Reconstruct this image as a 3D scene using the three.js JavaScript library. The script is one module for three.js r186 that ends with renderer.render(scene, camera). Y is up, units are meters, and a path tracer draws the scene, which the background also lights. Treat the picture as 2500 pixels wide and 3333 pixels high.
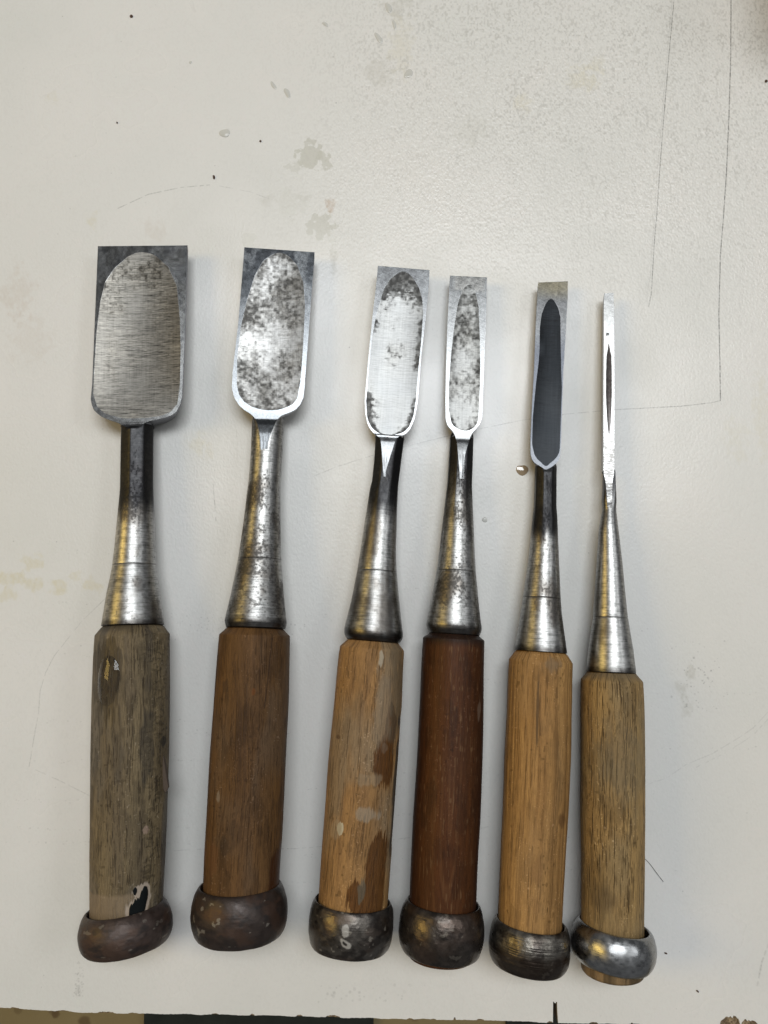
import * as THREE from 'three';
import { RectAreaLightUniformsLib } from 'three/addons/lights/RectAreaLightUniformsLib.js';
import { mergeGeometries } from 'three/addons/utils/BufferGeometryUtils.js';
RectAreaLightUniformsLib.init();

// ---------------------------------------------------------------- camera, light, exposure
const MM = 0.001;
const scene = new THREE.Scene();
const camera = new THREE.PerspectiveCamera(67, 0.75, 0.01, 30);
camera.up.set(0, 0, -1);
camera.position.set(0, 0.25, 0);
camera.lookAt(0, 0, -0.25 * Math.tan(6.4 * Math.PI / 180));
const renderer = new THREE.WebGLRenderer({ antialias: true });
renderer.setSize(768, 1024);
renderer.toneMapping = THREE.LinearToneMapping;
renderer.toneMappingExposure = 0.89;
renderer.shadowMap.enabled = true;
scene.background = new THREE.Color().setRGB(0.172, 0.179, 0.187);      // even light from the walls and ceiling of the workshop

// a ceiling fitting: housing, glowing diffuser, rods up, and an area light just under its face
function ceilingLight(label, pos, w, d, color, radiance, aim) {
  const g = new THREE.Group(); g.name = numbered('ceiling_light'); scene.add(g);
  g.position.set(...pos); g.lookAt(...aim); // +z looks at the aim
  g.userData = { label, category: 'ceiling light' };
  const housing = new THREE.Mesh(new THREE.BoxGeometry(w + 0.06, d + 0.06, 0.06), new THREE.MeshStandardMaterial({ color: 0xd8d8d4, roughness: 0.5 }));
  housing.name = 'housing'; housing.position.z = -0.04; g.add(housing);
  const face = new THREE.Mesh(new THREE.BoxGeometry(w, d, 0.008), new THREE.MeshStandardMaterial({ color: 0xffffff, emissive: color, emissiveIntensity: 1.0 }));
  face.name = 'diffuser'; face.position.z = -0.005; g.add(face);
  const l = new THREE.RectAreaLight(color, radiance, w, d);
  l.position.z = 0.004; l.lookAt(new THREE.Vector3(0, 0, 1).multiplyScalar(-1)); l.rotation.set(0, Math.PI, 0); g.add(l);
  return g;
}
const taken = {};
function numbered(name) { const n = taken[name] = (taken[name] ?? -1) + 1; return n ? name + '_' + String(n).padStart(3, '0') : name; }
const COOL = new THREE.Color().setRGB(0.92, 0.965, 1.0), WARM = new THREE.Color().setRGB(1.0, 0.69, 0.18);
ceilingLight('long cool white ceiling light above the back of the bench', [0.19, 2.0, -0.68], 1.36, 0.67, COOL, 10.7, [0.19, 0, -0.6]);
ceilingLight('smaller cool white ceiling light far over to the right of the bench', [2.0, 2.0, -0.5], 1.0, 0.5, COOL, 5, [0.3, 0, -0.1]);
ceilingLight('warm yellow ceiling light over to the left of the bench', [-2.5, 1.8, -0.35], 0.8, 1.3, WARM, 7, [0, 0, 0]);

// ---------------------------------------------------------------- noise and small helpers
function rng(seed) { let a = seed >>> 0; return () => { a = (a + 0x6D2B79F5) >>> 0; let t = a; t = Math.imul(t ^ (t >>> 15), t | 1); t ^= t + Math.imul(t ^ (t >>> 7), t | 61); return ((t ^ (t >>> 14)) >>> 0) / 4294967296; }; }
function hash(x, y, s) { let h = Math.imul(x, 374761393) ^ Math.imul(y, 668265263) ^ Math.imul(s, 1274126177); h = Math.imul(h ^ (h >>> 13), 1274126177); return ((h ^ (h >>> 16)) >>> 0) / 4294967296; }
// value noise 0..1; px / py are the periods (0 = none)
function noise(x, y, s = 0, px = 0, py = 0) {
  let ix = Math.floor(x), iy = Math.floor(y); const fx = x - ix, fy = y - iy;
  let jx = ix + 1, jy = iy + 1;
  if (px) { ix = ((ix % px) + px) % px; jx = ((jx % px) + px) % px; }
  if (py) { iy = ((iy % py) + py) % py; jy = ((jy % py) + py) % py; }
  const u = fx * fx * (3 - 2 * fx), v = fy * fy * (3 - 2 * fy);
  const a = hash(ix, iy, s), b = hash(jx, iy, s), c = hash(ix, jy, s), d = hash(jx, jy, s);
  return a + (b - a) * u + (c - a) * v + (a - b - c + d) * u * v;
}
function fbm(x, y, s = 0, o = 4) { let v = 0, a = 0.5, t = 0; for (let i = 0; i < o; i++) { v += a * noise(x, y, s + i * 17); t += a; a *= 0.5; x *= 2.03; y *= 2.03; } return v / t; }
const clamp = (x, a = 0, b = 1) => Math.min(b, Math.max(a, x));
const smooth = (a, b, x) => { const t = clamp((x - a) / (b - a)); return t * t * (3 - 2 * t); };
const lerp = (a, b, t) => a + (b - a) * t;
const mix3 = (a, b, t) => [a[0] + (b[0] - a[0]) * t, a[1] + (b[1] - a[1]) * t, a[2] + (b[2] - a[2]) * t];
const toS = (c) => { c = clamp(c); return Math.round(255 * (c <= 0.0031308 ? 12.92 * c : 1.055 * Math.pow(c, 1 / 2.4) - 0.055)); };
function finish(t, srgb, repeat) { t.magFilter = THREE.LinearFilter; t.minFilter = THREE.LinearMipmapLinearFilter; t.generateMipmaps = true; if (srgb) t.colorSpace = THREE.SRGBColorSpace; t.wrapS = t.wrapT = repeat ? THREE.RepeatWrapping : THREE.ClampToEdgeWrapping; t.needsUpdate = true; return t; }
// fn(i, j) -> { c: linear colour, h: height 0..1, r: roughness, m: metalness }; gives a colour map and a data map (red height, green roughness, blue metalness)
function paint(w, h, fn, repeat = false) {
  const a = new Uint8Array(w * h * 4), b = new Uint8Array(w * h * 4);
  for (let j = 0, o = 0; j < h; j++) for (let i = 0; i < w; i++, o += 4) {
    const p = fn((i + 0.5) / w, (j + 0.5) / h);
    a[o] = toS(p.c[0]); a[o + 1] = toS(p.c[1]); a[o + 2] = toS(p.c[2]); a[o + 3] = 255;
    b[o] = Math.round(255 * clamp(p.h ?? 0.5)); b[o + 1] = Math.round(255 * clamp(p.r ?? 0.5)); b[o + 2] = Math.round(255 * clamp(p.m ?? 0)); b[o + 3] = 255;
  }
  return { color: finish(new THREE.DataTexture(a, w, h), true, repeat), data: finish(new THREE.DataTexture(b, w, h), false, repeat) };
}
function material(t, bump, extra = {}) {
  return new THREE.MeshPhysicalMaterial({ map: t.color, roughnessMap: t.data, metalnessMap: t.data, bumpMap: t.data, bumpScale: bump, roughness: 1, metalness: 1, side: THREE.DoubleSide, ...extra });
}
// value at x of a list of [x, y...] rows, in any order of x
function curve(rows, k = 1) {
  const s = rows.map((r) => [r[0], r[k]]).sort((a, b) => a[0] - b[0]);
  return (x) => {
    if (x <= s[0][0]) return s[0][1];
    for (let i = 1; i < s.length; i++) if (x <= s[i][0]) { const d = s[i][0] - s[i - 1][0]; return d < 1e-9 ? s[i][1] : lerp(s[i - 1][1], s[i][1], (x - s[i - 1][0]) / d); }
    return s[s.length - 1][1];
  };
}
const soft = (f, r) => (x) => (f(x - r) + 2 * f(x - r / 2) + 2 * f(x) + 2 * f(x + r / 2) + f(x + r)) / 8;
// grid of points rows[i][j] = [x, y, z] in mm -> geometry in metres
function sheet(rows, uv, flip = false) {
  const n = rows.length, m = rows[0].length, P = [], U = [], I = [];
  rows.forEach((r, i) => r.forEach((p, j) => { P.push(p[0] * MM, p[1] * MM, p[2] * MM); U.push(...uv(i, j, p)); }));
  for (let i = 0; i < n - 1; i++) for (let j = 0; j < m - 1; j++) { const a = i * m + j, b = a + 1, c = a + m, d = c + 1; flip ? I.push(a, b, c, b, d, c) : I.push(a, c, b, b, c, d); }
  const g = new THREE.BufferGeometry();
  g.setAttribute('position', new THREE.Float32BufferAttribute(P, 3)); g.setAttribute('uv', new THREE.Float32BufferAttribute(U, 2)); g.setIndex(I);
  g.computeVertexNormals();
  return g;
}
function weldSeam(g, m) {   // same normal on the first and last column of a closed sheet
  const n = g.attributes.normal;
  for (let i = 0; i < n.count; i += m) { const a = new THREE.Vector3().fromBufferAttribute(n, i), b = new THREE.Vector3().fromBufferAttribute(n, i + m - 1); a.add(b).normalize(); n.setXYZ(i, a.x, a.y, a.z); n.setXYZ(i + m - 1, a.x, a.y, a.z); }
  return g;
}
function add(name, geo, mat, parent, label) {
  const m = new THREE.Mesh(geo, mat); m.name = parent === scene ? numbered(name) : name; m.castShadow = m.receiveShadow = true; if (label) m.userData.label = label; parent.add(m); return m;
}
function tag(o, label, category, group) { o.userData = { ...o.userData, label, category }; if (group) o.userData.group = group; return o; }


// ---------------------------------------------------------------- floor below the bench
{
  const spots = [], R = rng(5);
  for (let i = 0; i < 900; i++) spots.push([R(), R(), 0.003 + 0.006 * R(), 0.4 + 0.6 * R()]);
  const grid = {}; spots.forEach((s) => { for (let a = -1; a <= 1; a++) for (let b = -1; b <= 1; b++) (grid[(Math.floor(s[0] * 40) + a) + ',' + (Math.floor(s[1] * 40) + b)] ??= []).push(s); });
  const t = paint(1024, 1024, (u, v) => {
    let k = 0; for (const s of grid[Math.floor(u * 40) + ',' + Math.floor(v * 40)] ?? []) k = Math.max(k, s[3] * smooth(s[2], s[2] * 0.5, Math.hypot(u - s[0], v - s[1]) + 0.002 * (noise(u * 300, v * 300, 2) - 0.5)));
    const n = fbm(u * 30, v * 30, 4);
    return { c: mix3(mix3([0.25, 0.19, 0.085], [0.30, 0.235, 0.115], n), [0.11, 0.062, 0.022], 0.85 * k), r: 0.6, h: n };
  }, true);
  const m = material(t, 0.0005); m.metalness = 0;
  const g = new THREE.PlaneGeometry(5, 5).rotateX(-Math.PI / 2);
  for (let i = 0, a = g.attributes.uv; i < a.count; i++) a.setXY(i, a.getX(i) * 5 / 1.2, a.getY(i) * 5 / 1.2);
  const f = add('floor', g, m, scene); f.position.y = -0.86; f.userData.kind = 'structure';
  // two dark mats on it, only a sliver of each in view
  const R2 = rng(9);
  const mt = paint(256, 256, (u, v) => { const n = fbm(u * 60, v * 60, 3, 3), w = fbm(u * 5, v * 5, 8); return { c: mix3([0.006, 0.009, 0.007], [0.03, 0.036, 0.031], n * 0.6 + w * 0.4), r: 0.95, h: n }; }, true);
  const mm = material(mt, 0.002); mm.metalness = 0;
  for (const [x0, x1, label] of [[-0.318, -0.016, 'dark green-black mat on the speckled floor below the left of the bench edge'], [0.165, 0.62, 'dark mat on the speckled floor below the notched right part of the bench edge']]) {
    const s = new THREE.Shape(), z0 = 0.30, z1 = 1.1, jag = x1 > 0.5 ? 0.012 : 0.0015;
    s.moveTo(x0, -z0); for (let k = 1; k < 12; k++) s.lineTo(lerp(x0, x1, k / 12), -z0 + jag * (R2() - 0.5)); s.lineTo(x1, -z0); s.lineTo(x1, -z1); s.lineTo(x0, -z1);
    const g2 = new THREE.ExtrudeGeometry(s, { depth: 0.008, bevelEnabled: true, bevelSize: 0.002, bevelThickness: 0.002, bevelSegments: 2 }).rotateX(-Math.PI / 2);
    const o = add('floor_mat', g2, mm, scene); o.position.y = -0.858; tag(o, label, 'mat');
  }
}

// ---------------------------------------------------------------- the workbench
const bench = new THREE.Group(); bench.name = 'workbench'; scene.add(bench); bench.position.y = -0.86;
tag(bench, 'worn white laminate bench top with a chipped brown front edge', 'workbench');
const EDGE = [[-420, 116.5], [-116.5, 123.3], [-97.8, 124.4], [-79.2, 125.0], [-56.8, 125.2], [-37.2, 125.4], [-14, 126.1], [14, 126.6], [32.6, 127], [50.2, 127.5], [69.8, 127.9], [116.2, 128.7], [420, 134]];
const CHIPS = [[-112, 1.3, 0.4], [-97.5, 2, 0.35], [-84.3, 2.6, 0.6], [-76, 1.5, 0.3], [-51.2, 1.2, 0.4], [-39.9, 0.7, 0.6], [-25.6, 1, 0.6], [-15.4, 2.2, 0.7], [7.9, 1, 0.4], [15, 0.8, 0.3], [21.4, 0.35, 1], [29.2, 1.2, 0.5], [50.2, 0.9, 0.6], [63.5, 1.4, 0.7], [75, 0.4, 0.5], [104.7, 3.1, 2.7], [110.9, 2.6, 1.9], [107.8, 2.2, 1.0]];
{
  const edge = curve(EDGE), R = rng(3);
  const front = (x, chips) => { let z = edge(x) + 0.3 * (noise(x * 0.25, 1, 6) - 0.5) + 0.10 * (noise(x * 2.1, 4, 7) - 0.5); if (chips) for (const [c, w, d] of CHIPS) { const q = Math.abs(x - c) / w; if (q < 1) z -= d * Math.sqrt(1 - q * q) * (d > 1.5 ? 0.85 + 0.25 * noise(x * 2, c, 2) : 0.55 + 0.4 * noise(x * 3, c, 2)); } return z; };
  const slot = [[51.15, 0], [51.25, 3.2], [51.35, 6.2], [51.75, 5.8], [52.0, 5.55], [52.35, 6.1], [52.55, 6.0], [52.6, 3], [52.75, 0]];
  const outline = (chips, inset) => {
    const s = new THREE.Shape(); s.moveTo(-420, 560); s.lineTo(-420, -front(-420, chips) + inset);
    for (let x = -419.6; x < 420; x += Math.abs(x) < 124 ? 0.2 : 4) {
      if (x > 51.1 && x < 52.8) continue;
      s.lineTo(x, -front(x, chips) + inset);
      if (x <= 51.1 && x + 0.2 > 51.1) for (const [sx, d] of slot) s.lineTo(sx, -front(sx, chips) + d + inset);
    }
    s.lineTo(420, 560); return s;
  };
  const slab = (shape, y0, y1) => { const g = new THREE.ExtrudeGeometry(shape, { depth: (y1 - y0) * MM, bevelEnabled: false, curveSegments: 1 }); g.scale(MM, MM, 1); g.rotateX(-Math.PI / 2); g.translate(0, y0 * MM + 0.86, 0); return g; };

  // colour, wetness and wear of the laminate over the part of it that shows; x -140..140, z -215..135
  const X0 = -140, X1 = 140, Z0 = -215, Z1 = 135, W = 1600, H = 2000;
  const cv = document.createElement('canvas'); cv.width = W; cv.height = H; const cx = cv.getContext('2d');
  const px = (x) => (x - X0) / (X1 - X0) * W, pz = (z) => (z - Z0) / (Z1 - Z0) * H, K = W / (X1 - X0);
  cx.fillStyle = '#000'; cx.fillRect(0, 0, W, H);                       // red: pencil and specks, green: wet, blue: ochre stain
  cx.globalCompositeOperation = 'lighter'; cx.lineCap = 'round';
  const line = (pts, a, w, dash = 0, seed = 1) => {
    const r = rng(seed);
    for (let i = 1; i < pts.length; i++) { const [x0, z0] = pts[i - 1], [x1, z1] = pts[i], n = Math.max(2, Math.ceil(Math.hypot(x1 - x0, z1 - z0) / 1.2)); for (let k = 0; k < n; k++) {
      if (r() < dash) continue; const q = (t) => [px(lerp(x0, x1, t) + 0.05 * (r() - 0.5)), pz(lerp(z0, z1, t) + 0.05 * (r() - 0.5))];
      cx.strokeStyle = `rgb(${Math.round(255 * a * (0.55 + 0.6 * r()))},0,0)`; cx.lineWidth = w * K * (0.8 + 0.4 * r()); cx.beginPath(); cx.moveTo(...q(k / n)); cx.lineTo(...q((k + 1) / n)); cx.stroke(); } }
  };
  line([[122.2, -214], [120.7, -187.2], [119.1, -166.5], [117.2, -145.3], [115.4, -129.6], [113.6, -115], [112.1, -94.4], [111.7, -79.1], [111.2, -65.1]], 0.85, 0.24, 0, 1);
  line([[111.2, -65.1], [108.2, -64.4], [98.2, -63.2], [86.8, -62.6], [75.9, -62]], 0.48, 0.2, 0, 2);
  line([[75.9, -62], [60.4, -60.6], [45.6, -58.5], [32, -55.7], [19.9, -52.9], [6.4, -49.5], [-3.8, -46.7], [-15.1, -43.1], [-23.1, -39.8]], 0.28, 0.2, 0.12, 3);
  line([[102.5, -214], [99.2, -188], [96, -160.5], [94.3, -145.3], [92.7, -129.6], [91.6, -120.8], [90.4, -108.4], [89.9, -102.5], [88.7, -97.3]], 0.62, 0.22, 0, 4);
  line([[101.9, -214], [98.5, -188], [95.4, -160.5], [93.5, -145.3], [92, -129.6], [91, -120.8], [89.7, -108.4], [88.3, -101.4], [88.2, -98.4]], 0.26, 0.15, 0.05, 5);
  line([[-89.1, -0.5], [-96.8, 7.2], [-105, 18], [-107.5, 23.2], [-109, 28.9], [-109.2, 36.2], [-110, 41.6], [-111.3, 52.3]], 0.34, 0.16, 0.12, 6);
  line([[-111.3, 52.3], [-108.1, 53.8], [-101.9, 56.4], [-91.4, 61.4]], 0.27, 0.16, 0.25, 7);
  line([[-55.9, -38.4], [-55.6, -35], [-55.2, -31.7], [-54.6, -25.2]], 0.45, 0.17, 0.2, 8);
  line([[82.1, 57.8], [88.7, 55.7], [94.9, 51.6], [102.9, 48.5], [111.9, 43.4], [116.4, 40.5], [124, 33]], 0.18, 0.2, 0.25, 9);
  line([[98, 52.5], [106.9, 48.3], [113.6, 44.4], [116.9, 42.1], [124, 35]], 0.18, 0.2, 0.3, 10);
  line([[-90.5, -132], [-80.4, -137], [-69.4, -139.5], [-58.4, -140.5]], 0.4, 0.25, 0.5, 11);
  line([[-58.4, -140.5], [-45.7, -137.9], [-38, -135]], 0.16, 0.25, 0.4, 12);
  line([[-65, 77.6], [-53.3, 77], [-27.6, 77], [-19.8, 76.4], [3.2, 74.3], [30.3, 70.9], [35.7, 69.8]], 0.2, 0.2, 0.2, 13);
  line([[113.6, 117], [115.4, 110.1], [119, 102]], 0.16, 0.5, 0.2, 14);
  line([[-20, -23], [-14, -21.5]], 0.12, 0.2, 0.3, 15); line([[8, -33], [22, -38]], 0.12, 0.2, 0.3, 16);
  const r = rng(77), speck = (x, z, s, a, ch = 0, sx = 1) => { const v = Math.round(255 * a); cx.fillStyle = ch === 0 ? `rgb(${v},0,0)` : ch === 1 ? `rgb(0,${v},0)` : `rgb(0,0,${v})`; cx.beginPath(); cx.ellipse(px(x), pz(z), s * K * sx, s * K, r() * 3 * (sx === 1), 0, 7); cx.fill(); };
  for (let i = 0; i < 520; i++) speck(lerp(X0, X1, r()), lerp(Z0, Z1, r()), 0.08 + 0.2 * r() * r() * r(), 0.15 + 0.6 * r() * r());
  for (let i = 0; i < 900; i++) { const row = Math.floor(r() * 26), z = -15 + row * 4.1 + 1.3 * (r() - 0.5), c = hash(row, 3, 5) * 260 - 130; speck(c + 70 * (r() - 0.5), z, 0.09 + 0.1 * r(), 0.08 + 0.2 * r() * r(), 0, 1.8); }
  for (let i = 0; i < 160; i++) speck(-50 + 38 * (r() + r() - 1), 9 + 5 * (r() + r() - 1), 0.1 + 0.15 * r(), 0.1 + 0.3 * r() * r());
  for (let i = 0; i < 60; i++) speck(98 + 9 * (r() + r() - 1), 26 + 12 * (r() + r() - 1), 0.12 + 0.25 * r() * r(), 0.15 + 0.25 * r());
  for (let i = 0; i < 60; i++) speck(-93 + 1.6 * (r() + r() - 1), 120 - 14 * r() * r(), 0.15 + 0.3 * r() * r(), 0.1 + 0.14 * r());
  for (let i = 0; i < 40; i++) speck(-20 + 28 * r(), 116 + 6 * r(), 0.15 + 0.35 * r(), 0.06 + 0.1 * r());
  const img = cx.getImageData(0, 0, W, H).data;
  const blobs = [ // x, z, half sizes, kind (0 wet film, 1 ochre, 2 grey stain, 3 rusty), strength
    [-25.3, -151.6, 4.4, 5.6, 0, 1], [-20.6, -150, 2.6, 3.4, 0, 0.9], [-31, -146.5, 3, 2.2, 0, 0.55], [-21.9, -125.8, 4.6, 5.4, 0, 0.95], [-17.6, -121, 2.2, 4, 0, 0.5], [-45.5, -120.7, 2.6, 4, 0, 0.6], [-31.5, -133.5, 4.5, 5.5, 0, 0.42], [-40, -135.4, 3.4, 1.8, 2, 0.35], [-27.5, -135.8, 3, 1.4, 2, 0.35],
    [-18.4, -133.1, 1.6, 3, 3, 0.8], [97.2, 23.6, 1.8, 2.2, 2, 0.6], [94.2, 28.6, 2.4, 2.2, 2, 0.5], [95.7, 34.6, 2, 3, 2, 0.5], [-123, -102, 6, 9, 3, 0.26], [-118, -86, 7, 9, 3, 0.16], [-99, -127.6, 2.2, 3, 1, 0.5], [-78, -124, 4, 4, 3, 0.22], [-114, -172, 2.4, 2.4, 1, 0.3],
    [-120.7, -6.8, 5, 2.2, 1, 0.75], [-113, -11.5, 5, 2.5, 1, 0.6], [-112, -4.5, 4, 2.2, 1, 0.7], [-104, -3.6, 3.5, 2.6, 1, 0.7], [-121, -1, 4, 2, 1, 0.55], [-100, -7, 2.4, 2, 1, 0.5], [-94, -4.6, 3.4, 2.4, 1, 0.55], [-61.2, -50.6, 3.2, 4, 1, 0.38], [-57.5, -48, 2, 3, 1, 0.3],
    [47.8, -170, 3, 4, 1, 0.42], [68.2, -179, 6, 5, 1, 0.45], [74, -184, 3, 4, 1, 0.4], [6, -192, 5, 12, 1, 0.3], [-1, -182, 6, 5, 2, 0.4], [5, -207, 6, 5, 2, 0.4], [125, -60, 3, 14, 1, 0.3], [116, -52, 4, 7, 1, 0.22], [30, -160, 5, 6, 0, 0.3], [-17, -112, 1.2, 6, 2, 0.6],
    [-39, -21, 1, 1.6, 1, 0.5], [-41, -30, 1, 1.4, 1, 0.5]];
  const base = [0.672, 0.656, 0.622];
  const tex = paint(W, H, (u, v) => {
    const x = lerp(X0, X1, u), z = lerp(Z1, Z0, v), o = ((Math.min(H - 1, Math.floor((1 - v) * H))) * W + Math.floor(u * W)) * 4;
    const border = smooth(0, 0.02, Math.min(u, 1 - u, v, 1 - v));
    const n = fbm(x * 0.03, z * 0.03, 1, 4), g = noise(x * 1.6, z * 1.1, 3);
    let c = mix3(base, [0.60, 0.595, 0.56], (n - 0.5) * 1.6 * border + 0.0), wet = 0;
    const wob = (fbm(x * 0.55, z * 0.55, 21, 4) - 0.5);
    for (const [bx, bz, rx, rz, kind, str] of blobs) {
      const dx = (x - bx) / rx, dz = (z - bz) / rz; if (dx * dx + dz * dz > 4) continue;
      const d = Math.hypot(dx, dz) + wob * 1.9, k = str * (kind === 0 ? smooth(1.05, 0.8, d) : smooth(1.15, 0.45, d) * (0.45 + 0.8 * g));
      if (kind === 0) { wet = Math.max(wet, k); c = mix3(c, [0.54, 0.53, 0.465], 0.6 * k); } else c = mix3(c, kind === 1 ? [0.60, 0.55, 0.40] : kind === 2 ? [0.45, 0.43, 0.37] : [0.48, 0.38, 0.29], 0.8 * k);
    }
    // dirt that sits in the hollows of the grain, mostly towards the back right
    const back = smooth(-60, 60, x) * smooth(-60, -150, z) + 0.5 * smooth(-40, 0, x) * smooth(-120, -190, z);
    const grain = smooth(0.46, 0.80, noise(x * 1.9 + 9, z * 1.35, 31) * 0.7 + noise(x * 2.8, z * 2.2, 35) * 0.3) * (0.4 + 0.6 * noise(x * 0.2, z * 0.2, 33));
    c = mix3(c, [0.45, 0.435, 0.40], clamp(0.12 + 0.5 * back) * grain * border * 0.8);
    const pen = img[o] / 255 * border; c = mix3(c, [0.10, 0.095, 0.085], clamp(pen * 1.1));
    return { c, r: lerp(0.33 + 0.16 * (n - 0.5) * 2, 0.16, wet), h: lerp(0.5, 0.65 * noise(x * 2.1 + 0.05 * z, z * 1.5, 51) + 0.35 * noise(x * 3.2 + 3, z * 2.5, 52), (1 - wet) * border * (0.12 + 0.55 * n + 0.55 * back)), m: 0 };
  });
  tex.color.flipY = tex.data.flipY = false;
  const laminate = new THREE.MeshPhysicalMaterial({ map: tex.color, roughnessMap: tex.data, roughness: 1, metalness: 0, bumpMap: tex.data, bumpScale: 0.000085, side: THREE.DoubleSide });
  tex.color.matrixAutoUpdate = tex.data.matrixAutoUpdate = false;
  // uv of the laminate is in metres; the stain map is fitted to its own rectangle of it
  for (const t of [tex.color, tex.data]) t.matrix.set(1000 / (X1 - X0), 0, -X0 / (X1 - X0), 0, 1000 / (Z1 - Z0), Z1 / (Z1 - Z0), 0, 0, 1);
  const topG = slab(outline(true, 0), -0.9, 0);
  for (let i = 0, p = topG.attributes.position, a = topG.attributes.uv; i < p.count; i++) a.setXY(i, p.getX(i), -p.getZ(i));
  add('laminate_top', topG, laminate, bench);
  const coreT = paint(256, 256, (u, v) => { const a = noise(u * 90, v * 60, 3, 90, 60), b = noise(u * 30, v * 22, 5, 30, 22); return { c: mix3([0.09, 0.055, 0.03], [0.36, 0.27, 0.16], clamp(0.9 * a * b + 0.25 * a)), r: 0.9, h: a * 0.5 + b * 0.5 }; }, true);
  coreT.color.repeat.set(40, 40); coreT.data.repeat.set(40, 40);
  const core = material(coreT, 0.0004); core.metalness = 0;
  const coreG = slab(outline(false, -0.35), -19, -0.92);
  for (let i = 0, p = coreG.attributes.position, a = coreG.attributes.uv; i < p.count; i++) a.setXY(i, p.getX(i), -p.getZ(i) + p.getY(i));
  add('chipboard_core', coreG, core, bench, 'brown chipboard showing along the chipped edge');
  const legM = new THREE.MeshStandardMaterial({ color: 0x8a6a45, roughness: 0.7 });
  for (const [lx, lz] of [[-0.38, 0.06], [0.38, 0.06], [-0.38, -0.5], [0.38, -0.5]]) { const l = add('leg', new THREE.BoxGeometry(0.06, 0.841, 0.06), legM, bench); l.position.set(lx, 0.4205, lz); }
}
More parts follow.
